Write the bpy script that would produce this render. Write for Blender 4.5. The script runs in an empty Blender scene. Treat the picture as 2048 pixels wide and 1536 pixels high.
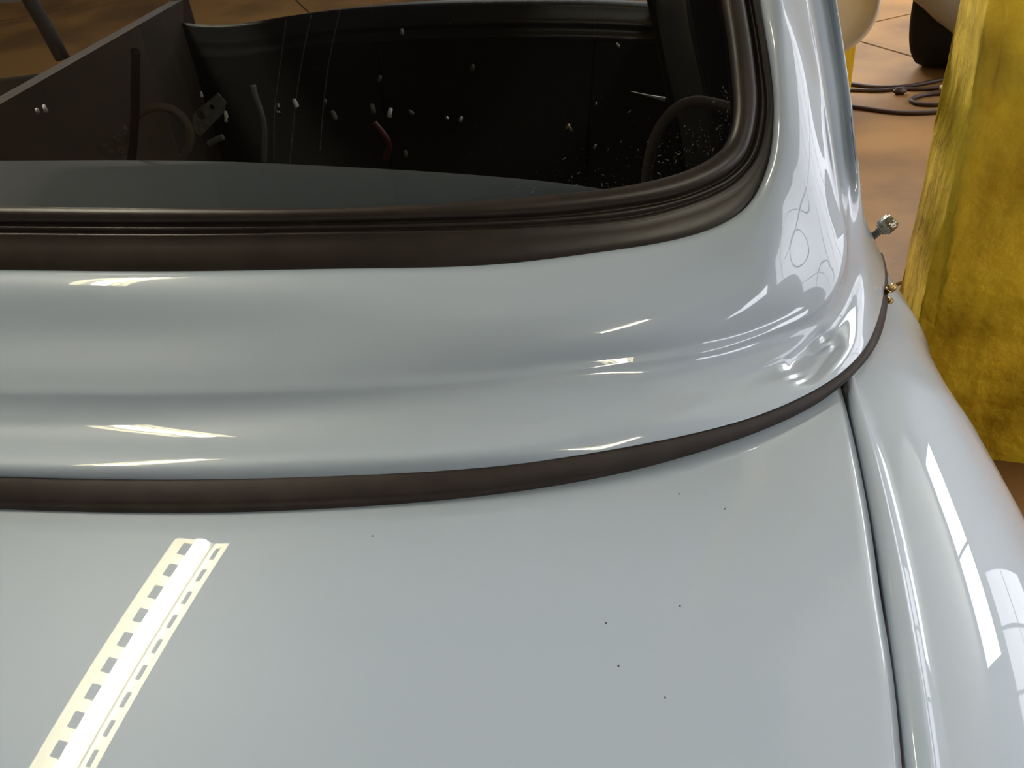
import bpy, bmesh, math, random
import numpy as np
from mathutils import Vector, Matrix
random.seed(4)
R_ = math.radians
SC = bpy.context.scene
COL = SC.collection

# ------------------------------------------------------------------ camera
F_PX = 1716.0
CAM = np.array([0.0, 0.0, 1.45])
TH, RO, YA = map(R_, (35.0, 7.0, 8.0))
_fh = np.array([-math.sin(YA), math.cos(YA), 0.0])
FW = _fh*math.cos(TH) + np.array([0, 0, -math.sin(TH)])
_r0 = np.array([math.cos(YA), math.sin(YA), 0.0])
_u0 = np.cross(_r0, FW)
RT = math.cos(RO)*_r0 - math.sin(RO)*_u0
UP = math.sin(RO)*_r0 + math.cos(RO)*_u0
cd = bpy.data.cameras.new('camera')
cam = bpy.data.objects.new('camera', cd); COL.objects.link(cam)
cd.sensor_fit = 'HORIZONTAL'; cd.sensor_width = 36.0; cd.lens = 36.0*F_PX/2048
cd.clip_start = 0.02
M = Matrix.Identity(4)
for i in range(3):
    M[i][0] = RT[i]; M[i][1] = UP[i]; M[i][2] = -FW[i]; M[i][3] = CAM[i]
cam.matrix_world = M
SC.camera = cam

# ------------------------------------------------------------------ world, light, exposure
SC.view_settings.view_transform = 'Standard'
SC.view_settings.look = 'None'
SC.view_settings.exposure = 0.32
SC.view_settings.gamma = 1.0
SC.view_settings.use_curve_mapping = False
w = bpy.data.worlds.new('world'); SC.world = w; w.use_nodes = True
w.node_tree.nodes['Background'].inputs[0].default_value = (0.5, 0.52, 0.55, 1)
w.node_tree.nodes['Background'].inputs[1].default_value = 0.3
SC.cycles.max_bounces = 8
SC.cycles.sample_clamp_indirect = 6.0

def area_light(name, loc, target, sx, sy, power, col):
    l = bpy.data.lights.new(name, 'AREA'); l.shape = 'RECTANGLE'; l.size = sx; l.size_y = sy
    l.energy = power; l.color = col
    o = bpy.data.objects.new(name, l); COL.objects.link(o); o.location = loc
    o.rotation_euler = (Vector(target)-Vector(loc)).to_track_quat('-Z', 'Y').to_euler()
    return o
DAY = (0.86, 0.92, 1.0)
WARM = (1.0, 0.80, 0.52)

# ------------------------------------------------------------------ helpers
def ray(x, y): return FW + RT*((x-1024)/F_PX) - UP*((y-768)/F_PX)
def on_z(p, z):
    d = ray(*p); return CAM + d*((z-CAM[2])/d[2])
def on_surf(p, fn, a=0.2, b=4.0):      # fn(P) > 0 beyond the surface
    d = ray(*p)
    for _ in range(44):
        m = (a+b)/2
        if fn(CAM+d*m) > 0: b = m
        else: a = m
    return CAM + d*a
def proj(P):
    v = np.asarray(P)-CAM; k = v@FW
    return np.array([1024+F_PX*(v@RT)/k, 768-F_PX*(v@UP)/k])

def nspline(u, Y, t):
    """natural cubic spline through Y[n,...] at knots u, sampled at t"""
    u = np.asarray(u, float); Y = np.asarray(Y, float); n = len(u)
    h = np.diff(u); A = np.zeros((n, n)); B = np.zeros_like(Y)
    A[0, 0] = A[-1, -1] = 1
    for i in range(1, n-1):
        A[i, i-1] = h[i-1]; A[i, i] = 2*(h[i-1]+h[i]); A[i, i+1] = h[i]
        B[i] = 6*((Y[i+1]-Y[i])/h[i]-(Y[i]-Y[i-1])/h[i-1])
    Mm = np.linalg.solve(A, B.reshape(n, -1)).reshape(Y.shape)
    t = np.asarray(t, float); k = np.clip(np.searchsorted(u, t)-1, 0, n-2)
    hk = h[k]; a = (u[k+1]-t)/hk; b = (t-u[k])/hk
    sh = (-1,)+(1,)*(Y.ndim-1)
    a = a.reshape(sh); b = b.reshape(sh); hk = hk.reshape(sh)
    return a*Y[k]+b*Y[k+1]+((a**3-a)*Mm[k]+(b**3-b)*Mm[k+1])*hk**2/6
def knots(G):
    d = np.linalg.norm(np.diff(G, axis=0), axis=-1)
    if d.ndim > 1: d = d.mean(axis=tuple(range(1, d.ndim)))
    return np.concatenate([[0], np.cumsum(np.maximum(d, 1e-4))])

def link(name, me, mat=None, parent=None):
    o = bpy.data.objects.new(name, me); COL.objects.link(o)
    if mat: me.materials.append(mat)
    if parent: o.parent = parent
    return o
def mesh(name, V, Fc, mat=None, parent=None, smooth=True):
    me = bpy.data.meshes.new(name); me.from_pydata([tuple(map(float, v)) for v in V], [], [tuple(f) for f in Fc])
    me.update()
    if smooth: me.polygons.foreach_set('use_smooth', [True]*len(me.polygons))
    return link(name, me, mat, parent)
def grid_mesh(name, G, mat, parent=None, smooth=True, flip=False, closed=False):
    n, m = G.shape[:2]; V = G.reshape(-1, 3); Fc = []
    mm = m if closed else m-1
    for i in range(n-1):
        for j in range(mm):
            a, b, c, d = i*m+j, (i+1)*m+j, (i+1)*m+(j+1) % m, i*m+(j+1) % m
            Fc.append((a, d, c, b) if flip else (a, b, c, d))
    return mesh(name, V, Fc, mat, parent, smooth)
def solid(o, t, off=-1):
    md = o.modifiers.new('thick', 'SOLIDIFY'); md.thickness = t; md.offset = off; return o
def bm_obj(name, bm, mat, parent=None, smooth=False, bevel=0):
    me = bpy.data.meshes.new(name)
    if bevel: bmesh.ops.bevel(bm, geom=bm.edges[:], offset=bevel, segments=2, affect='EDGES', clamp_overlap=True)
    bm.to_mesh(me); bm.free()
    if smooth: me.polygons.foreach_set('use_smooth', [True]*len(me.polygons))
    return link(name, me, mat, parent)
def box(name, c, s, mat, parent=None, rz=0, bevel=0.0, rot=None):
    bm = bmesh.new(); bmesh.ops.create_cube(bm, size=1)
    bmesh.ops.scale(bm, vec=s, verts=bm.verts)
    if bevel: bmesh.ops.bevel(bm, geom=bm.edges[:], offset=bevel, segments=2, affect='EDGES')
    R = rot if rot is not None else Matrix.Rotation(rz, 4, 'Z')
    bmesh.ops.transform(bm, matrix=Matrix.Translation(c) @ R.to_4x4(), verts=bm.verts)
    return bm_obj(name, bm, mat, parent)
def tube(name, P, r, mat, parent=None, n=12, caps=True):
    P = np.asarray(P, float); k = len(P); rr = np.full(k, r) if np.isscalar(r) else np.asarray(r)
    T = np.gradient(P, axis=0); T /= np.linalg.norm(T, axis=1)[:, None]
    a = np.array([0, 0, 1.0]) if abs(T[0][2]) < .9 else np.array([1.0, 0, 0])
    u = np.cross(T[0], a); u /= np.linalg.norm(u); V = []
    for i in range(k):
        u = u - T[i]*(u@T[i]); u /= np.linalg.norm(u); v = np.cross(T[i], u)
        for q in range(n):
            A = 2*math.pi*q/n; V.append(P[i]+rr[i]*(math.cos(A)*u+math.sin(A)*v))
    Fc = [(i*n+q, i*n+(q+1) % n, (i+1)*n+(q+1) % n, (i+1)*n+q) for i in range(k-1) for q in range(n)]
    if caps: Fc += [tuple(range(n))[::-1], tuple((k-1)*n+q for q in range(n))]
    return mesh(name, V, Fc, mat, parent)
def lathe(name, prof, M4, mat, parent=None, n=32):
    V = []; Fc = []
    for r, z in prof:
        for q in range(n):
            A = 2*math.pi*q/n; V.append(M4 @ Vector((r*math.cos(A), r*math.sin(A), z)))
    for i in range(len(prof)-1):
        for q in range(n):
            Fc.append((i*n+q, i*n+(q+1) % n, (i+1)*n+(q+1) % n, (i+1)*n+q))
    return mesh(name, V, Fc, mat, parent)
def thing(name, label, cat, loc=(0, 0, 0), group=None):
    o = bpy.data.objects.new(name, None); COL.objects.link(o); o.location = loc; o.empty_display_size = .1
    o['label'] = label; o['category'] = cat
    if group: o['group'] = group
    return o
def tag(o, label, cat, group=None):
    o['label'] = label; o['category'] = cat
    if group: o['group'] = group
    return o
def struct(o): o['kind'] = 'structure'; return o

# ------------------------------------------------------------------ materials
def mat(name, col, rough=.5, metal=0, coat=0, coat_r=.03, spec=.5, emit=None, noise=None, bump=None, warp=None):
    m = bpy.data.materials.new(name); m.use_nodes = True; nt = m.node_tree; b = nt.nodes['Principled BSDF']
    b.inputs['Base Color'].default_value = (*col, 1); b.inputs['Roughness'].default_value = rough
    b.inputs['Metallic'].default_value = metal; b.inputs['Coat Weight'].default_value = coat
    b.inputs['Coat Roughness'].default_value = coat_r; b.inputs['Specular IOR Level'].default_value = spec
    if emit:
        b.inputs['Emission Color'].default_value = (*emit[0], 1); b.inputs['Emission Strength'].default_value = emit[1]
    tc = nt.nodes.new('ShaderNodeTexCoord')
    if noise:      # (scale, other colour, low, high, detail)
        nz = nt.nodes.new('ShaderNodeTexNoise'); nz.inputs['Scale'].default_value = noise[0]
        nz.inputs['Detail'].default_value = noise[4] if len(noise) > 4 else 5
        mp = nt.nodes.new('ShaderNodeMapping'); mp.inputs['Scale'].default_value = noise[5] if len(noise) > 5 else (1, 1, 1)
        rp = nt.nodes.new('ShaderNodeMapRange'); rp.inputs[1].default_value = noise[2]; rp.inputs[2].default_value = noise[3]
        mx = nt.nodes.new('ShaderNodeMix'); mx.data_type = 'RGBA'
        mx.inputs[6].default_value = (*col, 1); mx.inputs[7].default_value = (*noise[1], 1)
        L = nt.links
        L.new(tc.outputs['Object'], mp.inputs[0]); L.new(mp.outputs[0], nz.inputs['Vector'])
        L.new(nz.outputs['Fac'], rp.inputs[0]); L.new(rp.outputs[0], mx.inputs[0]); L.new(mx.outputs[2], b.inputs['Base Color'])
    if bump:       # (scale, strength, distance)
        nz = nt.nodes.new('ShaderNodeTexNoise'); nz.inputs['Scale'].default_value = bump[0]; nz.inputs['Detail'].default_value = 6
        bp = nt.nodes.new('ShaderNodeBump'); bp.inputs['Strength'].default_value = bump[1]; bp.inputs['Distance'].default_value = bump[2]
        nt.links.new(tc.outputs['Object'], nz.inputs['Vector']); nt.links.new(nz.outputs['Fac'], bp.inputs['Height'])
        nt.links.new(bp.outputs[0], b.inputs['Normal'])
    return m
PAINT = mat('pale_blue_car_paint', (.385, .455, .535), .45, coat=1, coat_r=.0, spec=.5)
RUBBER = mat('window_rubber', (.019, .0135, .0105), .40, spec=.42, noise=(25, (.027, .020, .015), .4, .75), bump=(900, .12, .0004))
RUBBER2 = mat('hood_rubber', (.026, .019, .017), .60, spec=.3, noise=(30, (.038, .029, .026), .4, .8), bump=(1200, .2, .0004))
BLACK = mat('black_trim', (.012, .010, .010), .6)
BLACKGLOSS = mat('black_vinyl', (.010, .008, .008), .35)
BROWNDUST = mat('dusty_hose', (.16, .115, .085), .8)
GREYDUST = mat('dusty_steel', (.13, .12, .10), .6, noise=(90, (.2, .18, .15), .4, .7))
STEEL = mat('bright_steel', (.75, .73, .68), .22, metal=1)
NICKEL = mat('dull_nickel', (.30, .27, .20), .3, metal=1)
BRASS = mat('brass', (.75, .52, .2), .2, metal=1)
REDCLOTH = mat('dark_red_plastic', (.10, .012, .012), .5)
DUSTM = mat('dust_fleck', (.55, .52, .48), .8)
SPECKM = mat('dark_grit', (.03, .03, .035), .6)
FLOORM = mat('tan_concrete', (.30, .152, .044), .6, spec=.3, noise=(1.3, (.15, .077, .026), .42, .62, 7), bump=(60, .2, .002))
JOINTM = mat('slab_joint', (.07, .04, .022), .8)
YEL = mat('yellow_paint', (.84, .56, .03), .55, spec=.3, noise=(4.5, (.52, .32, .014), .42, .66, 10, (1.8, 1.8, .8)), bump=(14, 1.0, .02))
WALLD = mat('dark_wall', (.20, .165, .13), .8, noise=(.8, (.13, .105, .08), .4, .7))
WALLM = mat('wall_plaster', (.55, .53, .50), .8, noise=(.8, (.42, .41, .39), .4, .7))
CEILM = mat('ceiling_boards', (.50, .49, .46), .8, noise=(.6, (.42, .41, .385), .4, .7))
BEAMM = mat('beam_steel', (.24, .22, .20), .6)
PLYM = mat('brown_board', (.42, .27, .13), .7, noise=(1.4, (.30, .18, .09), .4, .7))
WHITEP = mat('white_plastic', (.95, .84, .64), .35, noise=(2, (.80, .72, .58), .4, .7))
CABLEM = mat('brown_cable', (.045, .020, .012), .5)
TYREM = mat('tyre_rubber', (.007, .006, .006), .85, spec=.2)
BUMPM = mat('dull_body', (.20, .165, .115), .5)
HOUSEM = mat('lamp_enamel', (.85, .83, .74), .4)
WINGM = mat('glowing_reflector', (.9, .86, .7), .5, emit=((1.0, .90, .50), 7.5))  # reflector wings: the emission stands in for tube light falling on them
TUBEM = mat('lamp_tube', (1, 1, 1), .4, emit=((1.0, .95, .80), 70))
WINM = mat('daylight_pane', (.9, .95, 1), .3, emit=((.88, .93, 1.0), 9.0))
FRAMEM = mat('window_bar', (.30, .30, .32), .6)
g = bpy.data.materials.new('windscreen_glass'); g.use_nodes = True; nt = g.node_tree
for n_ in list(nt.nodes): nt.nodes.remove(n_)
out = nt.nodes.new('ShaderNodeOutputMaterial'); mxs = nt.nodes.new('ShaderNodeMixShader'); tr = nt.nodes.new('ShaderNodeBsdfTransparent')
gl = nt.nodes.new('ShaderNodeBsdfGlossy'); fr = nt.nodes.new('ShaderNodeFresnel'); fr.inputs[0].default_value = 1.5
gl.inputs['Roughness'].default_value = .015; tr.inputs[0].default_value = (.66, .68, .67, 1)
nt.links.new(fr.outputs[0], mxs.inputs[0]); nt.links.new(tr.outputs[0], mxs.inputs[1]); nt.links.new(gl.outputs[0], mxs.inputs[2])
nt.links.new(mxs.outputs[0], out.inputs[0]); GLASS = g

# ------------------------------------------------------------------ the room
RX0, RX1, RY0, RY1, RH = -6.0, 7.0, -6.0, 9.0, 6.0
struct(box('floor', ((RX0+RX1)/2, (RY0+RY1)/2, -.06), (RX1-RX0, RY1-RY0, .1), JOINTM))
FLO = bpy.data.objects['floor']
jd = on_z((1843, 118), 0)-on_z((1745, 90), 0); ja = math.atan2(jd[1], jd[0]); j0 = on_z((1745, 90), 0)
ex = np.array([math.cos(ja), math.sin(ja), 0]); ey = np.array([-ex[1], ex[0], 0])
SL = 2.6
for i in range(-4, 5):
    for j in range(-4, 4):
        c = j0 + ex*(i+.35)*SL + ey*(j+.5)*SL
        if not (RX0-1 < c[0] < RX1+1 and RY0-1 < c[1] < RY1+1): continue
        box('slab', (c[0], c[1], -.03), (SL-.012, SL-.012, .06), FLOORM, FLO, rz=ja, bevel=.003)
struct(box('wall_left', (RX0-.1, (RY0+RY1)/2, RH/2), (.2, RY1-RY0, RH), WALLD))
struct(box('wall_right', (RX1+.1, (RY0+RY1)/2, RH/2), (.2, RY1-RY0, RH), WALLM))
struct(box('wall_far', ((RX0+RX1)/2, RY1+.1, RH/2), (RX1-RX0, .2, RH), WALLM))
struct(box('wall_near', ((RX0+RX1)/2, RY0-.1, RH/2), (RX1-RX0, .2, RH), WALLD))
CE = struct(box('ceiling', ((RX0+RX1)/2, (RY0+RY1)/2, RH+.05), (RX1-RX0, RY1-RY0, .1), CEILM))
for i in range(6):
    struct(box('beam', ((RX0+RX1)/2, RY0+1.2+i*2.5, RH-.14), (RX1-RX0, .16, .28), BEAMM, CE))

# boards added for their reflections in paint and glass: cream, dark and brown
CREAMB = mat('cream_board', (.86, .80, .62), .7)
for i in range(4):
    for j in range(3): struct(box('ceiling_board', (2.5+i*1.3, 1.4+j*2.1, 5.64), (1.28, 2.08, .03), CREAMB, CE))
DARKB = mat('dark_board', (.07, .06, .05), .8)
for i in range(5): struct(box('ceiling_board', (-2.1+i*1.9, -2.9, 5.62), (1.88, 6.0, .04), DARKB, CE))
for i in range(2): struct(box('ceiling_board', (-4.0-i*1.3, -2.9, 5.62), (1.28, 6.0, .04), PLYM, CE))
# daylight windows in the right and far walls, plus an added skylight
HAZEW = mat('hazy_pane', (.9, .9, 1), .4, emit=((.92, .93, 1.0), 3.2))
def window(idx, side, c, wdt, hgt, nx, nz, wm=None):
    """c = centre; side 'x' lies in a wall across x, 'y' across y"""
    fr_ = struct(thing('window_%d' % idx, 'tall daylight window with dark glazing bars', 'window', c))
    del fr_['category']
    def bx(nm, u, z, su, sz, dep, m):
        if side == 'x': o = box(nm, (0, u, z), (dep, su, sz), m, fr_)
        elif side == 'z': o = box(nm, (u, z, 0), (su, sz, dep), m, fr_)
        else: o = box(nm, (u, 0, z), (su, dep, sz), m, fr_)
        return o
    pw, ph = wdt/nx, hgt/nz
    for a in range(nx):
        for b in range(nz):
            bx('pane', -wdt/2+(a+.5)*pw, -hgt/2+(b+.5)*ph, pw-.05, ph-.05, .02, wm or WINM)
    for a in range(nx+1): bx('glazing_bar', -wdt/2+a*pw, 0, .05, hgt+.05, .06, FRAMEM)
    for b in range(nz+1): bx('glazing_bar', 0, -hgt/2+b*ph, wdt+.05, .05, .05, FRAMEM)
window(1, 'x', (RX1-.03, 1.9, 2.3), 5.0, 2.6, 6, 2, HAZEW)
window(2, 'x', (RX1-.03, 4.95, 4.75), 3.4, 1.3, 2, 1)
window(3, 'y', (1.0, RY1-.03, 3.6), 5.0, 1.8, 6, 2)
window(4, 'x', (RX1-.03, -3.4, 1.9), 2.4, 1.5, 2, 1)
added_skylight = window(5, 'z', (-.3, 7.3, RH-.03), 7.0, 2.6, 5, 1)  # unseen skylight, added to light the hood from above

# strip lights hanging under the ceiling: tube between two slotted reflector wings
def strip_light(p0, p1, label, wings=(.088, .128), n_slot=10, group='strip lights under the ceiling'):
    p0, p1 = np.array(p0, float), np.array(p1, float); L = np.linalg.norm(p1-p0); c = (p0+p1)/2
    t = thing('ceiling_light', label, 'lamp', c, group)
    t.rotation_euler = (0, 0, math.atan2(p1[1]-p0[1], p1[0]-p0[0]))
    box('housing', (0, 0, .07), (L, .07, .06), HOUSEM, t, bevel=.004)
    tube('tube', [(-L/2+.02, 0, 0), (0, 0, 0), (L/2-.02, 0, 0)], .035, TUBEM, t, 16)
    for s in (-1, 1):
        # wing: a sheet with a row of rectangular slots (built as bands between the slots)
        V = []; Fc = []
        wing = wings[0] if s < 0 else wings[1]
        y0, ya, yb, y1 = .036, .036+wing*.26, .036+wing*.62, .036+wing
        zz = lambda y: .050-(y-.036)*.30
        xs = [-L/2]
        pitch = L/n_slot
        for k in range(n_slot): xs += [-L/2+(k+.22)*pitch, -L/2+(k+.78)*pitch]
        xs.append(L/2)
        for x in xs:
            for y in (y0, ya, yb, y1): V.append((x, s*y, zz(y)))
        for k in range(len(xs)-1):
            for q in range(3):
                if q == 1 and k % 2 == 1: continue
                a = k*4+q; Fc.append((a, a+1, a+5, a+4))
        o = mesh('reflector_wing', V, Fc, WINGM, t, smooth=False); solid(o, .002, 0)
    return t
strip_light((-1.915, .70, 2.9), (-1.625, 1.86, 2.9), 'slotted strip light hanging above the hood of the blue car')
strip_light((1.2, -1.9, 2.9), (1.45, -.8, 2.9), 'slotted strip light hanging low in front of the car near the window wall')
strip_light((3.6, 6.4, 4.2), (3.9, 7.6, 4.2), 'added slotted strip light, out of view, high at the far end')  # unseen lamp, added for overall light

# ------------------------------------------------------------------ the car
CAR = thing('vintage_car', 'pale blue vintage car with black rubber windscreen seal and glossy hood', 'car', (0, 0, 0))
XC = -.37
def Wf(P, off=0.): return P[1]-(.855+(P[2]-1.02)/math.tan(R_(50))+.16*(P[0]-XC)**2)-off
def onW(p, off=0.): return on_surf(p, lambda P: Wf(P, off), .3)
def Wn(P):
    n = np.array([.32*(P[0]-XC), -1, 1/math.tan(R_(50))]); return n/np.linalg.norm(n)

c0 = [(-900,545),(-400,545),(0,544),(400,546),(700,541),(1012,531),(1169,512),(1320,489),(1420,462),(1490,420),(1524,366),(1542,302),(1547,228),(1544,165),(1532,90),(1517,0),(1497,-105),(1470,-220)]
s0 = [(-900,416),(-400,416),(0,416),(400,420),(700,418),(1000,402),(1120,391),(1235,378),(1330,358),(1395,334),(1437,305),(1460,270),(1467,225),(1465,176),(1457,95),(1442,0),(1422,-100),(1395,-220)]
s1 = [(-900,449),(-400,449),(0,449),(400,451),(700,447),(1003,438),(1130,430),(1255,415),(1350,397),(1430,366),(1475,334),(1500,290),(1512,225),(1511,165),(1502,90),(1487,0),(1467,-102),(1440,-220)]
s2 = [(-900,474),(-400,474),(0,474),(400,476),(700,472),(1006,466),(1138,458),(1272,445),(1375,418),(1457,382),(1500,342),(1524,295),(1536,225),(1531,160),(1520,88),(1504,0),(1484,-104),(1457,-220)]
c1 = [(-900,562),(-400,563),(0,562),(400,562),(700,557),(1018,546),(1180,529),(1335,508),(1436,480),(1508,434),(1545,375),(1561,308),(1565,232),(1561,165),(1557,80),(1552,0),(1535,-105),(1508,-220)]
c2 = [(-900,665),(-400,668),(0,668),(400,668),(700,662),(1020,652),(1190,640),(1350,618),(1470,590),(1550,545),(1605,465),(1622,380),(1625,300),(1618,215),(1605,110),(1590,30),(1570,-80),(1540,-220)]
c3 = [(-900,765),(-400,778),(0,785),(400,786),(700,776),(1020,754),(1190,733),(1335,714),(1450,690),(1560,650),(1650,598),(1682,520),(1684,450),(1668,330),(1651,200),(1634,90),(1610,-50),(1575,-220)]
c4 = [(-900,805),(-400,822),(0,832),(400,834),(700,828),(1020,812),(1190,790),(1345,768),(1470,735),(1590,688),(1668,622),(1698,545),(1698,460),(1690,335),(1677,205),(1660,75),(1637,-60),(1602,-220)]
c5 = [(-900,840),(-400,862),(0,874),(400,882),(700,882),(1020,860),(1190,834),(1345,803),(1478,763),(1605,705),(1682,648),(1720,560),(1724,470),(1713,335),(1698,208),(1678,75),(1655,-60),(1620,-220)]
c6 = [(-900,880),(-400,910),(0,925),(400,928),(700,920),(1020,897),(1190,869),(1345,838),(1470,800),(1610,745),(1705,684),(1741,590),(1743,478)]
c7 = [(-900,900),(-400,934),(0,951),(400,958),(700,950),(1020,928),(1190,905),(1345,876),(1480,843),(1613,789),(1722,703),(1763,590),(1757,505)]
z2 = [.978]*3+[.978,.978,.978,.975,.971,.970,.980,1.002]
z3 = [.935]*5+[.934,.932,.927,.921,.920,.929,.954,.984]
z4 = [.916]*5+[.915,.912,.907,.902,.898,.902,.923,.967]
z5 = [.905]*5+[.904,.902,.898,.892,.886,.886,.905,.947]
z6 = [.901]*5+[.900,.897,.893,.886,.879,.873,.880,.905]
z7 = [.888]*5+[.887,.885,.881,.874,.868,.862,.855,.845]
def zrow(c, z, off):
    return np.array([on_z(p, z[i]) if i < len(z) else onW(p, off) for i, p in enumerate(c)])
P0 = np.array([onW(p) for p in c0]); P1 = np.array([onW(p, -.017) for p in c1])
P2 = zrow(c2, z2, .008); P3 = zrow(c3, z3, .045); P4 = zrow(c4, z4, .100); P5 = zrow(c5, z5, .092)
n0 = len(c6)
P6 = np.array([on_z(p, z6[i]) for i, p in enumerate(c6)]); P7 = np.array([on_z(p, z7[i]) for i, p in enumerate(c7)])
ext7 = np.array([(.385, 1.30, .84), (.375, 1.50, .83), (.36, 1.75, .82), (.34, 2.0, .81), (.33, 2.3, .80)])
ext6 = P5[n0:]*.75+ext7*.25+np.array([-.012, 0, -.01])
P6 = np.vstack([P6, ext6]); P7 = np.vstack([P7, ext7])
Pm = P0 - 0.5*(P1-P0); Pm = Pm + np.array([0, .012, -.012])     # the flange tucked under the seal
P1b = P1+.2*(P2-P1)+np.array([Wn(p) for p in P1])*.0022
P23 = P2+.72*(P3-P2)+np.array([Wn(p) for p in P2])*.0012
ctrl = np.stack([Pm, P0, P1, P1b, P2, P23, P3, P4, P5, P6, P7], 1)
U = knots(ctrl); Vk = np.array([0, .02, .04, .052, .095, .1346, .15, .17, .192, .215, .24])
tU = np.linspace(0, U[-1], 300)
Gc = nspline(U, ctrl, tU)                       # along the panel
tV = np.concatenate([np.linspace(0, .04, 14)[:-1], np.linspace(.04, .15, 26)[:-1], np.linspace(.15, .24, 60)])
Gc = np.swapaxes(nspline(Vk, np.swapaxes(Gc, 0, 1), tV), 0, 1)
def gnormals(G):
    a = np.gradient(G, axis=0); b = np.gradient(G, axis=1); n = np.cross(a, b)
    n /= np.maximum(np.linalg.norm(n, axis=-1, keepdims=True), 1e-12); return n
nn = gnormals(Gc)
if nn[60, 40] @ np.array([0, 0, 1.]) < 0: nn = -nn
# the pressed hollow with a round boss in the lower corner
px = np.array([proj(p) for p in Gc.reshape(-1, 3)]).reshape(Gc.shape[:2]+(2,))
def nearest(p):
    k = np.argmin(((px[:, 34:]-np.array(p))**2).sum(-1)); i, j = divmod(k, px.shape[1]-34); return Gc[i, j+34]
sm = lambda a, b, x: (lambda t: t*t*(3-2*t))(np.clip((x-a)/(b-a), 0, 1))
D1 = nearest((1646, 690)); D2 = nearest((1600, 742))
r1 = np.linalg.norm(Gc-D1, axis=-1)
seg = D2-D1; tt = np.clip(((Gc-D1)@seg)/(seg@seg), 0, 1); r2 = np.linalg.norm(Gc-(D1+tt[..., None]*seg), axis=-1)
disp = -.0045*(1-sm(.014, .023, r2)) + .0034*(1-sm(.0088, .0112, r1)) - .0014*(1-sm(.004, .008, r1))
vv = np.broadcast_to(tV, Gc.shape[:2])
cornr = 1+1.3*np.broadcast_to(sm(U[6], U[8], tU)[:, None]*(1-sm(U[11], U[13], tU)[:, None]), Gc.shape[:2])
fadep = 1-.85*np.broadcast_to(sm(U[11], U[13], tU)[:, None], Gc.shape[:2])
disp = disp + fadep*cornr*(.0014*np.exp(-((vv-.150)/.0045)**2) - .0010*np.exp(-((vv-.163)/.008)**2))
Gc = Gc + nn*disp[..., None]
cowl = grid_mesh('cowl_panel', Gc, PAINT, CAR)
solid(cowl, .0025, -1)
COWL_U, COWL_BOT = tU, Gc[:, -1]

# windscreen rubber seal: round bead, two fine ribs, broad outer lip
S = [np.array([onW(p) for p in s]) for s in (s0, s1, s2, c0)]
prof = []                                       # (segment position 0..3, height)
for k in range(13):
    a = math.pi*k/12; prof.append(((1-math.cos(a))/2*.96, .004+.011*math.sin(a)**.8))
prof += [(1.03, .0015), (1.10, .0015), (1.22, .0068), (1.36, .0085), (1.50, .0068), (1.58, .002), (1.66, .002), (1.76, .006), (1.88, .0078), (2.0, .0072)]
prof += [(2.12, .0062), (2.3, .0066), (2.5, .0066), (2.7, .0058), (2.85, .0045), (2.95, .0028), (3.02, .0005), (3.03, -.006)]
Sg = nspline(U, np.stack(S, 1), tU)
prof = [(-.02, -.012)]+prof
G = np.zeros((len(tU), len(prof), 3))
for i in range(len(tU)):
    nW = Wn(Sg[i, 0])
    for j, (q, h) in enumerate(prof):
        k = int(min(max(math.floor(q), 0), 2)); f_ = q-k
        G[i, j] = Sg[i, k]*(1-f_)+Sg[i, k+1]*f_+nW*h
seal = grid_mesh('windscreen_seal', G, RUBBER, CAR)

# windscreen glass: follows the curved screen, edges hidden in the bead
mid = Sg[:, 0]*.7+Sg[:, 1]*.3
xs = mid[:, 0]; zs = mid[:, 2]
imax = int(np.argmax(xs)); xr = lambda z: np.interp(z, zs[imax:], xs[imax:]) if z > zs[imax] else np.interp(z, zs[:imax+1][np.argsort(zs[:imax+1])], xs[:imax+1][np.argsort(zs[:imax+1])])
zb = lambda x: np.interp(x, xs[:imax+1], zs[:imax+1])
ztop = zs[-1]
cols = np.concatenate([np.linspace(xs[0], 0, 40), np.linspace(0.005, xs[imax]-.0005, 50)])
GG = []
for x in cols:
    zlo = zb(x); zhi = ztop if x <= xs[-1] else float(np.interp(-x, -xs[imax:], zs[imax:]))
    row = []
    for k in range(30):
        z = zlo+(zhi-zlo)*k/29; row.append((x, .855+(z-1.02)/math.tan(R_(50))+.16*(x-XC)**2, z))
    GG.append(row)
glass = grid_mesh('windscreen', np.array(GG), GLASS, CAR)

# hood
YS = .66
def Zh(x, y):
    d = np.maximum(YS-y, -.6)
    return .872-.10*d-.10*np.where(d > 0, d, 0)**2-.035*((x-XC)/.62)**2
def on_hood(p): return on_surf(p, lambda P: Zh(P[0], P[1])-P[2], .2, 3.0)
rl = [(-900,955),(-400,998),(0,1018),(400,1025),(700,1014),(1020,985),(1190,957),(1345,920),(1480,876),(1613,818),(1684,768)]
gap = [(1684,768),(1719,921),(1748,1086),(1764,1200),(1786,1335),(1806,1536),(1822,1700),(1835,1850)]
RL = np.array([on_hood(p) for p in rl]); GP = np.array([on_hood(p) for p in gap])
RLs = nspline(knots(RL), RL, np.linspace(0, knots(RL)[-1], 160)); GPs = nspline(knots(GP), GP, np.linspace(0, knots(GP)[-1], 90))
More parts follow.
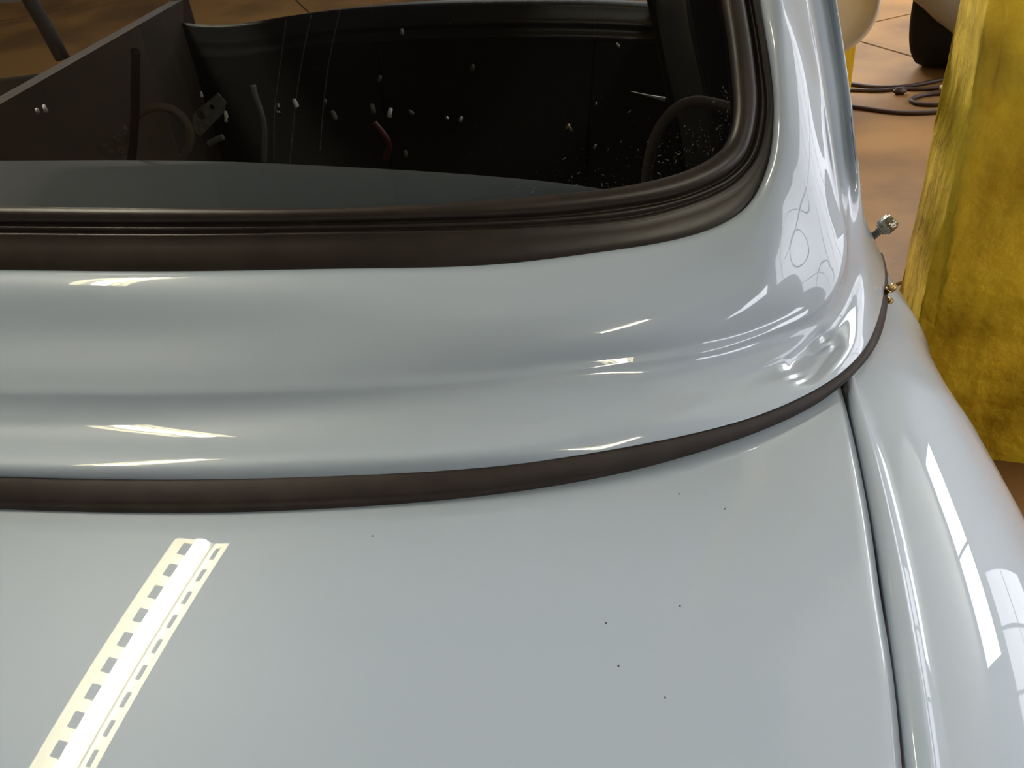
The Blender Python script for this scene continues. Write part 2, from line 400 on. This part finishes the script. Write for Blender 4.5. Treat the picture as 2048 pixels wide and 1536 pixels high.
# grid: rows from the seam towards the nose; the right ends follow the gap
rows = []
XL = RLs[0, 0]
yn = GPs[-1, 1]
NV = 80
for k in range(NV+1):
    s = k/NV
    row = []
    gx = np.interp(-(GPs[0, 1]*(1-s)+yn*s), -GPs[:, 1], GPs[:, 0]) if k else GPs[0, 0]
    for i in range(160):
        x = XL+(gx-XL)*((RLs[i, 0]-XL)/(RLs[-1, 0]-XL))
        yt = RLs[i, 1]+.012*(1-s)**8
        y = yt*(1-s)+yn*s
        row.append((x, y, 0))
    rows.append(row)
H = np.array(rows); 
edge = np.minimum(np.abs(H[..., 0]-H[:, -1:, 0]), 9)
H[..., 2] = Zh(H[..., 0], H[..., 1])
# soft press line that runs 3 cm inside the seam edge
dseam = (H[0:1, :, 1]-H[..., 1])
H[..., 2] -= .0014*(1-sm(.018, .040, dseam))
H[..., 2] -= .004*(1-sm(0, .006, edge))**2
# turned-down edges
down = H[:, -1:].copy(); down[..., 2] -= .014; down[..., 0] += .0005
H2 = np.concatenate([H, down], 1)
dn = H2[:1].copy(); dn[..., 2] -= .02; dn[..., 1] += .002
H2 = np.concatenate([dn, H2], 0)
hood = grid_mesh('hood', H2, PAINT, CAR, flip=True)
for p in ((745,1072),(1360,1212),(1212,1246),(1237,1332),(1330,1395),(1450,1018),(1358,988)):
    P = on_hood(p); bm = bmesh.new(); bmesh.ops.create_icosphere(bm, subdivisions=1, radius=.0009)
    bmesh.ops.scale(bm, vec=(1, 1.2, .5), verts=bm.verts)
    bmesh.ops.translate(bm, vec=(P[0], P[1], P[2]+.0002), verts=bm.verts); bm_obj('grit_speck', bm, SPECKM, hood)

# fender: bead beside the gap, crease, rounded shoulder
crs = [(1700,735),(1747,883),(1783,1008),(1816,1188),(1843,1350),(1871,1521),(1893,1700),(1910,1850)]
CR = np.array([on_z(p, Zh(*on_hood(p)[:2])+.002) for p in crs])
cf = np.polyfit(CR[:, 1], CR[:, 0], 2); gf = np.polyfit(GP[:, 1], GP[:, 0], 2)
sil = np.array([(1745,440),(1757,480),(1771,539),(1803,598),(1833,650),(1869,718),(1912,793),(1963,879),(2006,965),(2048,1048),(2120,1190),(2200,1360),(2290,1540)], float)
def sx(y): return np.interp(y, sil[:, 1], sil[:, 0])
def lin(cfs, y): 
    yy = np.clip(y, .05, .80); v = np.polyval(cfs, yy); s = np.polyval(np.polyder(cfs), yy); return v+s*(y-yy)
ys = np.linspace(-.05, 1.9, 120); A_ = []
def arc(y, a, n=40):
    x0 = lin(cf, y); z0 = float(Zh(x0, min(y, .85)))+.004
    if y > .85: z0 -= .05*(y-.85)
    ph = np.linspace(0, math.pi/2, n); sp = .9
    x = x0+a*np.sin(ph)**sp; z = z0-.03*(np.sin(ph))-a*.95*(1-np.cos(ph))
    return np.stack([x, np.full(n, y), z], 1)
okY, okA = [], []
for y in np.linspace(.30, 1.12, 28):
    lo, hi = .03, .5
    for _ in range(24):
        m = (lo+hi)/2; q = np.array([proj(p) for p in arc(y, m)])
        if (q[:, 0]-sx(q[:, 1])).max() > 0: hi = m
        else: lo = m
    okY.append(y); okA.append(lo)
af = np.polyfit(okY, okA, 3)
print('FENDER a', [(round(a, 2), round(b, 3)) for a, b in zip(okY[::4], okA[::4])])
rows = []
for y in ys:
    a = float(np.polyval(af, min(max(y, .3), 1.12)))
    if y < .3: a += 0*(y-.3)
    pts = arc(y, a, 40)
    gx = lin(gf, y); zc = pts[0, 2]; zg = float(Zh(gx, min(y, .85)))
    wbd = pts[0, 0]-gx
    pre = [(gx+.002, y, zg-.022), (gx+.0028, y, zg-.010), (gx+.004, y, zg-.0035), (gx+wbd*.25, y, zg+.0018), (gx+wbd*.5, y, zg+.0042), (gx+wbd*.75, y, zg+.0050), (gx+wbd*.90, y, zg+.0045), (gx+wbd*.97, y, zg+.0025)]
    zz_ = pts[0, 2]
    if y > .85: pre = [(p[0], p[1], p[2]-.05*(y-.85)) for p in pre]
    side = [(pts[-1, 0]+.0, y, pts[-1, 2]-.08), (pts[-1, 0]-.01, y, pts[-1, 2]-.25)]
    rows.append(np.vstack([pre, pts, side]))
fender = grid_mesh('front_fender', np.array(rows), PAINT, CAR, flip=True)
solid(fender, .0015, -1)

# rubber strip between cowl and hood, carried on round the fender side
def on_fender(p):
    # nearest along the ray to the fender mesh
    from mathutils.bvhtree import BVHTree
    global _bvh
    if '_bvh' not in globals():
        me = fender.data; _bvh = BVHTree.FromPolygons([v.co for v in me.vertices], [tuple(q.vertices) for q in me.polygons])
    d = Vector(ray(*p)).normalized(); h = _bvh.ray_cast(Vector(CAM), d)
    return np.array(h[0]) if h[0] else None
top = P7[:n0].copy()
bot = [on_hood(p) for p in rl[:-1]]
for p in ((1724, 730), (1768, 615)):
    h = on_fender(p); bot.append(h if h is not None else on_z(p, .83))
bot.append(top[-1]+np.array([.004, .002, -.016]))
bot = np.array(bot)
tt_ = knots(top); td = np.linspace(0, tt_[-1], 260)
B_ = nspline(tt_, bot, td)
uu = np.interp(td, tt_, U[:n0]); T_ = np.stack([np.interp(uu, tU, COWL_BOT[:, k]) for k in range(3)], 1)
prf = [(-.06, -.006), (-.03, -.001), (0, .0016), (.06, .0034), (.2, .0052), (.45, .0062), (.66, .0056), (.74, .0048), (.78, .0038), (.86, .0040), (.95, .0028), (1.0, .0005), (1.02, -.008)]
G = np.zeros((len(td), len(prf), 3))
dT = np.gradient(T_, axis=0)
for i in range(len(td)):
    ac = B_[i]-T_[i]; n = np.cross(dT[i], ac); n /= np.linalg.norm(n)
    if n@np.array([.2, -.6, .7]) < 0: n = -n
    for j, (q, h) in enumerate(prf): G[i, j] = T_[i]+ac*q+n*h
hs = grid_mesh('hood_seal', G, RUBBER2, CAR)

# roof and body behind the pillar so that the cabin is closed
rt = np.array([P0[-1], P1[-1], P2[-1], P3[-1], P4[-1], P5[-1]])

# ------------------------------------------------------------------ cabin
# dash: painted steel shelf under the screen with a rolled rear edge
de = [(-900, 318), (-400, 320), (0, 324), (400, 325), (740, 340), (900, 350), (1000, 358), (1150, 374), (1260, 392)]
DE = np.array([on_z(p, 1.035) for p in de]); kd = knots(DE); DEs = nspline(kd, DE, np.linspace(0, kd[-1], 90))
DG = []
for P in DEs:
    yf = .855+.16*(P[0]-XC)**2-.01
    yf = min(yf+.02, P[1]-.01)
    row = [(P[0]*(1-t)+(P[0]*.985)*t, P[1]*(1-t)+yf*t, 1.035*(1-t)+1.000*t) for t in np.linspace(1, 0, 12)]
    row += [(P[0], P[1]+.006, 1.033), (P[0], P[1]+.010, 1.027), (P[0], P[1]+.011, 1.015), (P[0], P[1]+.008, .93)]
    DG.append(row)
DASHM = mat('dash_paint_shaded', (.18, .205, .235), .45, coat=.4, spec=.3)  # body colour darkened to put the cabin shade into the dash
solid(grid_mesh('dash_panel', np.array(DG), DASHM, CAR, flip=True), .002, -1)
# cabin shell
box('cabin_floor', (-.51, 1.85, .30), (1.60, 1.78, .03), BLACK, CAR)
box('firewall', (-.42, 1.02, .62), (1.2, .03, .60), BLACK, CAR)
box('kick_panel', (-.02, 1.15, .70), (.56, .02, .40), BLACK, CAR)
box('door_shell', (.262, 1.95, .66), (.04, 1.7, .66), BLACK, CAR)
box('door_shell', (-1.30, 1.9, .66), (.04, 1.9, .66), mat('door_card_reflection_tone', (.055, .038, .024), .7), CAR)  # left side: brown stands in for a warm reflection in the windscreen
roof = []
for i in range(21):
    x = -1.22+1.42*i/20; cr = ((x-XC)/.75)**2
    roof.append([(x, 1.17+.16*(x-XC)**2+2.0*t, 1.36+.10*math.sin(math.pi*min(t*1.2, 1)/1.0*.6)-.05*cr-.05*t*t) for t in np.linspace(0, 1, 14)])
solid(grid_mesh('roof', np.array(roof), PAINT, CAR), .02, 0)
# rear bulkhead with ribbed black trim under the rear opening
tl = [(-500, 190), (-200, 175), (60, 150), (165, 122), (225, 75), (290, 47), (340, 44), (400, 50), (560, 36), (800, 12), (1000, 6), (1150, 6), (1310, 13), (1420, 22), (1540, 34)]
def on_y(p, y): d = ray(*p); return CAM+d*((y-CAM[1])/d[1])
TLp = np.array([on_y(p, 2.75) for p in tl]); kt = knots(TLp); TLs = nspline(kt, TLp, np.linspace(0, kt[-1], 120))
prt = [(0, .03), (0, 0), (-.004, -.010), (-.004, -.040), (-.012, -.046), (-.019, -.052), (-.012, -.060), (-.002, -.066), (-.002, -.078), (-.014, -.084), (-.022, -.092), (-.014, -.100), (0, -.106), (.0, -.75)]
TG = np.array([[(P[0], P[1]+a*float(.12+.88*sm(-1.1, -.3, P[0])), P[2]+(b if b > -.7 else .28-P[2])) for a, b in [(.06, .0)]+prt[1:]] for P in TLs])
grid_mesh('rear_trim', TG, mat('rear_rubber', (.030, .029, .029), .42, spec=.6), CAR, flip=True)
TINT = bpy.data.materials.new('rear_glass'); TINT.use_nodes = True; nt = TINT.node_tree
b_ = nt.nodes['Principled BSDF']; b_.inputs['Base Color'].default_value = (.085, .075, .062, 1); b_.inputs['Transmission Weight'].default_value = 1; b_.inputs['Roughness'].default_value = .04; b_.inputs['IOR'].default_value = 1.02
RGp = np.array([[(P[0], P[1]+.03+.35*t, P[2]+.02+.42*t) for t in np.linspace(-.05, 1, 6)] for P in TLs])
grid_mesh('rear_window', RGp, TINT, CAR)
# door pillar and weather strip seen through the corner of the screen
def on_dist(p, y): return on_y(p, y)
def strip(name, L, Rr, y, m, th=.012):
    a = np.array([on_y(p, y) for p in L]); b = np.array([on_y(p, y) for p in Rr])
    ka = knots((a+b)/2); t_ = np.linspace(0, ka[-1], 30); a = nspline(ka, a, t_); b = nspline(ka, b, t_)
    G = np.array([[a[i]+(b[i]-a[i])*q+np.array([0, -th*math.sin(math.pi*q)**.6 if 0 < q < 1 else 0, 0]) for q in np.linspace(0, 1, 9)] for i in range(30)])
    o = grid_mesh(name, G, m, CAR); solid(o, .004, 0); return o
strip('inner_pillar', [(1312, -60), (1316, 30), (1330, 110), (1350, 200), (1368, 300), (1376, 420)], [(1362, -60), (1372, 30), (1388, 110), (1408, 200), (1424, 280), (1440, 420)], 1.42, mat('pillar_trim', (.24, .23, .18), .6))
strip('inner_trim', [(1284, -60), (1296, 0), (1312, 80), (1326, 150), (1342, 230), (1350, 420)], [(1308, -60), (1318, 20), (1334, 100), (1352, 190), (1368, 280), (1376, 420)], 1.44, BLACKGLOSS, .02)
strip('quarter_panel', [(1372, -60), (1384, 30), (1400, 110), (1418, 200), (1436, 280), (1450, 420)], [(1500, -60), (1510, 30), (1510, 110), (1510, 200), (1510, 280), (1510, 420)], 1.46, BLACK, .0)
def pxtube(name, P, y, r, m, n=12, parent=CAR):
    Q = np.array([on_y(p[:2], y if len(p) < 3 else p[2]) for p in P]); k = knots(Q)
    return tube(name, nspline(k, Q, np.linspace(0, k[-1], 60)), r, m, parent, n)
pxtube('brown_hose', [(1292, 372), (1295, 345), (1303, 300), (1322, 252), (1352, 218), (1385, 204), (1420, 206), (1462, 216)], 1.25, .0085, BROWNDUST)
# instrument ring, slotted brackets, steering column hoop and small bright fittings in the dark cabin
cr_ = on_y((318, 268), 1.45); R0 = np.linalg.norm(on_y((378, 268), 1.45)-cr_)
pxtube('cable_ring', [(318+62*math.cos(a), 275-62*math.sin(a)) for a in np.linspace(-.75, 2.75, 26)], 1.45, .0075, BROWNDUST)
pxtube('steering_column_hoop', [(506, 170), (512, 195), (520, 218), (527, 245), (529, 275), (528, 322)], 1.6, .0055, mat('hoop_grey', (.34, .33, .33), .35, metal=.6))
pxtube('pillar_reflection_rod', [(271, 100), (270, 180), (268, 260), (262, 330), (258, 400)], 1.35, .0075, BLACK)  # dark rod stands in for a pillar reflected in the glass
def bracket(P, holes, y, m):
    a = [on_y(p, y) for p in P]; bm = bmesh.new()
    O = a[0]; u = (a[1]-a[0]); u /= np.linalg.norm(u); v = a[3]-a[0]; v -= u*(v@u); v /= np.linalg.norm(v)
    to2 = lambda q: ((q-O)@u, (q-O)@v)
    outer = [to2(q) for q in a]; hs_ = [(to2(on_y(h[:2], y)), h[2]*np.linalg.norm(on_y((h[0]+1, h[1]), y)-on_y(h[:2], y))) for h in holes]
    bm = bmesh.new(); ed = []
    def loop(pts):
        vs = [bm.verts.new(Vector(O+u*p[0]+v*p[1])) for p in pts]
        return [bm.edges.new((vs[i], vs[(i+1) % len(vs)])) for i in range(len(vs))]
    ed += loop(outer)
    for (cx, cy), r in hs_: ed += loop([(cx+r*math.cos(t), cy+r*math.sin(t)) for t in np.linspace(0, 2*math.pi, 17)[:-1]])
    bmesh.ops.triangle_fill(bm, use_beauty=True, use_dissolve=False, edges=ed)
    o = bm_obj('slotted_bracket', bm, m, CAR); solid(o, .004, 0)
pxtube('rear_strut', [(28, -60), (60, 0), (92, 55), (126, 118)], 2.6, .022, BLACK)
bracket([(386, 228), (436, 186), (452, 205), (448, 225), (402, 272), (388, 262)], [(401, 230, 9.5), (424, 214, 5.5)], 1.5, GREYDUST)
bracket([(196, 294), (222, 276), (258, 266), (266, 300), (240, 318), (200, 318)], [(222, 299, 5), (245, 299, 8)], 1.5, GREYDUST)
def fitting(p, y, r, m, el=1.6, name='fitting'):
    c = on_y(p, y); bm = bmesh.new(); bmesh.ops.create_cone(bm, cap_ends=True, segments=8, radius1=r, radius2=r*.75, depth=r*el*2)
    bmesh.ops.bevel(bm, geom=bm.edges[:], offset=r*.25, segments=2, affect='EDGES')
    bmesh.ops.transform(bm, matrix=Matrix.Translation(c) @ Matrix.Rotation(random.uniform(-.6, .6), 4, 'Y') @ Matrix.Rotation(random.uniform(-.5, .8), 4, 'X'), verts=bm.verts)
    return bm_obj(name, bm, m, CAR, smooth=True)
PALE = mat('pale_fitting', (.8, .78, .72), .3)
for x, y, r, m in ((591,206,.0055,PALE),(556,213,.004,STEEL),(557,225,.004,STEEL),(650,204,.0045,GREYDUST),(780,225,.006,PALE),(745,217,.006,GREYDUST),(668,230,.006,GREYDUST),(822,225,.005,GREYDUST),(922,238,.0045,PALE),(1135,256,.0055,BRASS),(1141,258,.0035,PALE),(945,135,.005,GREYDUST),(760,157,.004,GREYDUST),(804,63,.004,PALE),(403,189,.0035,PALE),(452,229,.0045,PALE),(452,240,.004,PALE),(811,308,.005,GREYDUST),(1190,293,.003,PALE),(75,222,.005,PALE),(90,217,.005,PALE),(250,258,.004,GREYDUST),(895,238,.004,STEEL),(1192,207,.002,PALE),(1236,90,.003,PALE)):
    fitting((x, y), 1.75, r, m)
pxtube('lever', [(418, 288), (432, 280), (446, 274)], 1.6, .006, GREYDUST)
pxtube('light_rod', [(1262, 183), (1290, 190), (1312, 195), (1330, 199)], 1.7, [.0012+.0035*(i/59)**2 for i in range(60)], PALE)
pxtube('red_tube', [(748, 245), (765, 265), (778, 290), (770, 318)], 1.75, .006, REDCLOTH)
for k, P in enumerate(([(572, 40), (560, 130), (550, 210), (548, 320)], [(622, 30), (604, 120), (592, 200), (580, 325)], [(680, 20), (662, 100), (648, 200), (640, 300)])):
    pxtube('thin_wire', P, 1.9, .0012, GREYDUST, 6)
# dust on the inside of the glass in the lower corner
bm = bmesh.new()
for k in range(330):
    u_ = random.random(); an = random.uniform(0, 1)
    i_ = int(np.interp(an, [0, 1], [np.argmin(abs(U[5]-tU)), np.argmin(abs(U[13]-tU))]))
    base = np.array(proj(Sg[i_, 0])); inw = np.array([1180, 120])-base; inw = inw/np.linalg.norm(inw)
    p = base+inw*(abs(random.gauss(0, 1))*38*(.35+math.sin(math.pi*min(1, an*1.05))))+np.array([random.gauss(0, 6), random.gauss(0, 6)])
    P = onW(p, .004); r = random.choice([.0002, .0003, .0004, .0006])
    bmesh.ops.create_icosphere(bm, subdivisions=1, radius=r, matrix=Matrix.Translation(P) @ Matrix.Rotation(random.random()*3, 4, 'Y') @ Matrix.Diagonal((random.choice([1, 1, 3, 5]), .4, 1, 1)))
for k in range(160):
    P = onW((random.uniform(0, 1440), random.uniform(0, 400)), .004)
    bmesh.ops.create_icosphere(bm, subdivisions=1, radius=random.choice([.00015, .0003]), matrix=Matrix.Translation(P))
dust = bm_obj('dust', bm, DUSTM, CAR); dust['kind'] = 'stuff'

# hinge pin with square cap and the small brass screws on the body side
def along(p, y): return on_y(p, y)
def side_screw(p0, p1, y, stem_r, cap_r, cap_l, m, nm, sq=False):
    a = on_y(p0, y); b = on_y(p1, y); d = Vector(b-a); L = d.length; d.normalize()
    Q = d.to_track_quat('Z', 'Y').to_matrix().to_4x4(); Q.translation = a
    st = lathe(nm, [(0, -.02), (stem_r, -.02), (stem_r, L-cap_l-.002), (stem_r*1.5, L-cap_l-.002), (stem_r*1.5, L-cap_l), (0, L-cap_l)], Q, m, CAR, 16)
    bm = bmesh.new()
    bmesh.ops.create_cone(bm, cap_ends=True, segments=24 if not sq else 8, radius1=cap_r, radius2=cap_r, depth=cap_l)
    bmesh.ops.bevel(bm, geom=bm.edges[:], offset=cap_r*.22, segments=3, affect='EDGES')
    bmesh.ops.transform(bm, matrix=Q @ Matrix.Translation((0, 0, L-cap_l/2)), verts=bm.verts)
    bm_obj('cap', bm, m, st, smooth=True)
side_screw((1740, 478), (1788, 438), 1.10, .005, .0125, .021, NICKEL, 'hinge_pin', True)
side_screw((1768, 588), (1789, 571), 1.02, .0035, .0058, .008, BRASS, 'body_screw')
side_screw((1768, 592), (1783, 604), 1.02, .0022, .0042, .006, BRASS, 'body_screw')

# ------------------------------------------------------------------ things in the room
b0 = on_z((1786, 899), 0); bdir = on_z((2048, 925), 0)-on_z((1985, 918), 0); bdir /= np.linalg.norm(bdir)
CW = .46
ph0 = math.atan2(bdir[1], bdir[0])
colm = thing('yellow_column', 'thick yellow painted column with scuffed paint, standing beside the car fender', 'column', tuple(b0))
colm.rotation_euler = (0, 0, ph0)
rows = []
zsn = np.linspace(0, 4.6, 90)
def outline(z):
    # rounded, slightly battered square shaft
    pts = []; rr = .035; N = 8
    for (cx, cy, a0) in ((rr, rr, math.pi), (CW-rr, rr, -math.pi/2), (CW-rr, CW-rr, 0), (rr, CW-rr, math.pi/2)):
        for q in range(N+1):
            a = a0+math.pi/2*q/N
            pts.append([cx+rr*math.cos(a), cy+rr*math.sin(a)])
    out = []
    for k, (x, y) in enumerate(pts):
        wob = .004*math.sin(z*9+k*.9)+.003*math.sin(z*23+k*1.7)
        lean = .016*math.sin(min(max(z-.2, 0), 1.2)/1.2*math.pi)*(1 if x < CW/2 else -.3)
        out.append((x+wob+lean, y+wob*.6, z))
    return out
grid_mesh('shaft', np.array([outline(z) for z in zsn]), YEL, colm, closed=True, flip=True)

# second yellow post with a round white basin on it
q0 = on_z((1700, 214), 0)
post = tag(box('yellow_post', (q0[0]-.19, q0[1]+.14, .36), (.38, .24, .72), YEL, rz=0, bevel=.01), 'short yellow post under the round white basin', 'post')
bc = on_y((1655, 8), q0[1]-.34); n_ = Vector(CAM-bc).normalized(); n_ = Vector((n_.x, n_.y, n_.z*1.35)).normalized()
Q = n_.to_track_quat('Z', 'Y').to_matrix().to_4x4(); Q.translation = bc
rad = np.linalg.norm(on_y((1754, 20), q0[1]-.34)-bc)
bas = thing('round_basin', 'round white plastic basin with rolled rim, above the short yellow post', 'basin', tuple(bc))
Qr = n_.to_track_quat('Z', 'Y').to_matrix().to_4x4()
lathe('bowl', [(0, -.025), (rad*.6, -.024), (rad*.86, -.020), (rad*.90, 0), (rad*.90, .004), (rad*.88, -.05), (0, -.06)], Qr, WHITEP, bas, 48)
RIMM = mat('rim_plastic', (.62, .52, .40), .35)
lathe('rim', [(rad*.89, 0)]+[(rad*.945+rad*.055*math.cos(a), .004+rad*.055*math.sin(a)) for a in np.linspace(math.pi, 0, 10)]+[(rad, -.02), (rad*.97, -.03)], Qr, RIMM, bas, 48)

pt = np.array([q0[0]-.19, q0[1]+.06, .728])-bc
tube('support_arm', nspline([0, 1, 2], np.array([np.array(Qr @ Vector((0, 0, -.055))), pt+np.array([0, -.06, .06]), pt]), np.linspace(0, 2, 16)), .018, BUMPM, bas, 12)
# parked vehicle: tyre and lower body
t0 = on_z((1843, 125), 0); t1 = on_z((1925, 132), 0)
veh = thing('parked_car', 'dull beige parked car with black tyre, behind the yellow column', 'car', tuple(t0))
ax = Vector(t1-t0); wdt = ax.length; ax.normalize()
TQ = Matrix.Identity(4); zx = Vector((0, 0, 1)); yx = zx.cross(ax)
for i in range(3): TQ[i][0] = yx[i]; TQ[i][1] = zx[i]; TQ[i][2] = ax[i]
TQ.translation = Vector((0, 0, .33))
tr_ = .33
tp = [(tr_*.6, 0), (tr_*.93, -.004), (tr_*.985, .010), (tr_, .028), (tr_, wdt*.5), (tr_, wdt-.028), (tr_*.985, wdt-.01), (tr_*.93, wdt+.004), (tr_*.6, wdt)]
ty = lathe('tyre', tp, TQ, TYREM, veh, 48)
lathe('wheel', [(0, .03), (tr_*.4, .02), (tr_*.6, .0), (tr_*.6, wdt), (0, wdt)], TQ, BUMPM, veh, 32)
# body: lower sill and fender lip, a lofted shell that sweeps over the tyre
BG = []
lowp = [(1760, -70), (1815, -10), (1843, 10), (1857, 22), (1875, 40), (1890, 52), (1906, 66), (1960, 100), (2060, 120)]
for p in lowp:
    b = on_y(p, t0[1]-.37)
    BG.append([b+np.array([0, .35, .02]), b+np.array([0, .03, -.004]), b, b+np.array([0, -.012, .02]), b+np.array([.01, -.03, .10]), b+np.array([.03, .01, .30]), b+np.array([.05, .12, .55]), b+np.array([.06, .5, .75])])
BG = nspline(knots(np.array(BG)), np.array(BG), np.linspace(0, knots(np.array(BG))[-1], 40))-t0
solid(grid_mesh('body', BG, BUMPM, veh), .004, 0)

# cables on the floor
def floor_cable(P, r, label, cat='cable'):
    Q = np.array([on_z(p, r) for p in P]); k = knots(Q)
    o = tube('floor_cable', nspline(k, Q, np.linspace(0, k[-1], 90)), r, CABLEM, None, 10)
    return tag(o, label, cat, 'brown cables on the concrete floor')
floor_cable([(1600, 165), (1660, 168), (1700, 168), (1740, 173), (1790, 174), (1830, 170), (1880, 160), (1930, 156), (1990, 165)], .010, 'brown cable on the floor, the farthest one, nearest to the tyre')
floor_cable([(1600, 182), (1660, 181), (1705, 180), (1760, 181), (1800, 178), (1850, 178), (1910, 172), (1960, 178)], .009, 'brown cable touching the farthest cable, with a dark plug')
floor_cable([(1960, 190), (1900, 186), (1860, 188), (1832, 194), (1822, 200), (1832, 206), (1860, 209), (1905, 207), (1960, 212)], .010, 'brown cable bent in a flat loop beside the yellow column')
floor_cable([(1600, 206), (1660, 210), (1710, 214), (1760, 221), (1800, 225), (1850, 225), (1905, 222), (1960, 226)], .010, 'brown cable on the floor, closest to the blue car')
def blob(name, p, s, m, label, cat):
    c = on_z(p, s[2]/2); bm = bmesh.new(); bmesh.ops.create_cube(bm, size=1); bmesh.ops.scale(bm, vec=s, verts=bm.verts)
    bmesh.ops.bevel(bm, geom=bm.edges[:], offset=min(s)*.3, segments=3, affect='EDGES'); 
    bmesh.ops.translate(bm, vec=Vector(c), verts=bm.verts)
    return tag(bm_obj(name, bm, m, None, smooth=True), label, cat)
blob('cable_plug', (1800, 182), (.06, .035, .035), CABLEM, 'small dark plug lying on the brown cables', 'plug')
blob('white_connector', (1896, 174), (.07, .05, .045), WHITEP, 'small white connector at the cables beside the yellow column', 'connector')
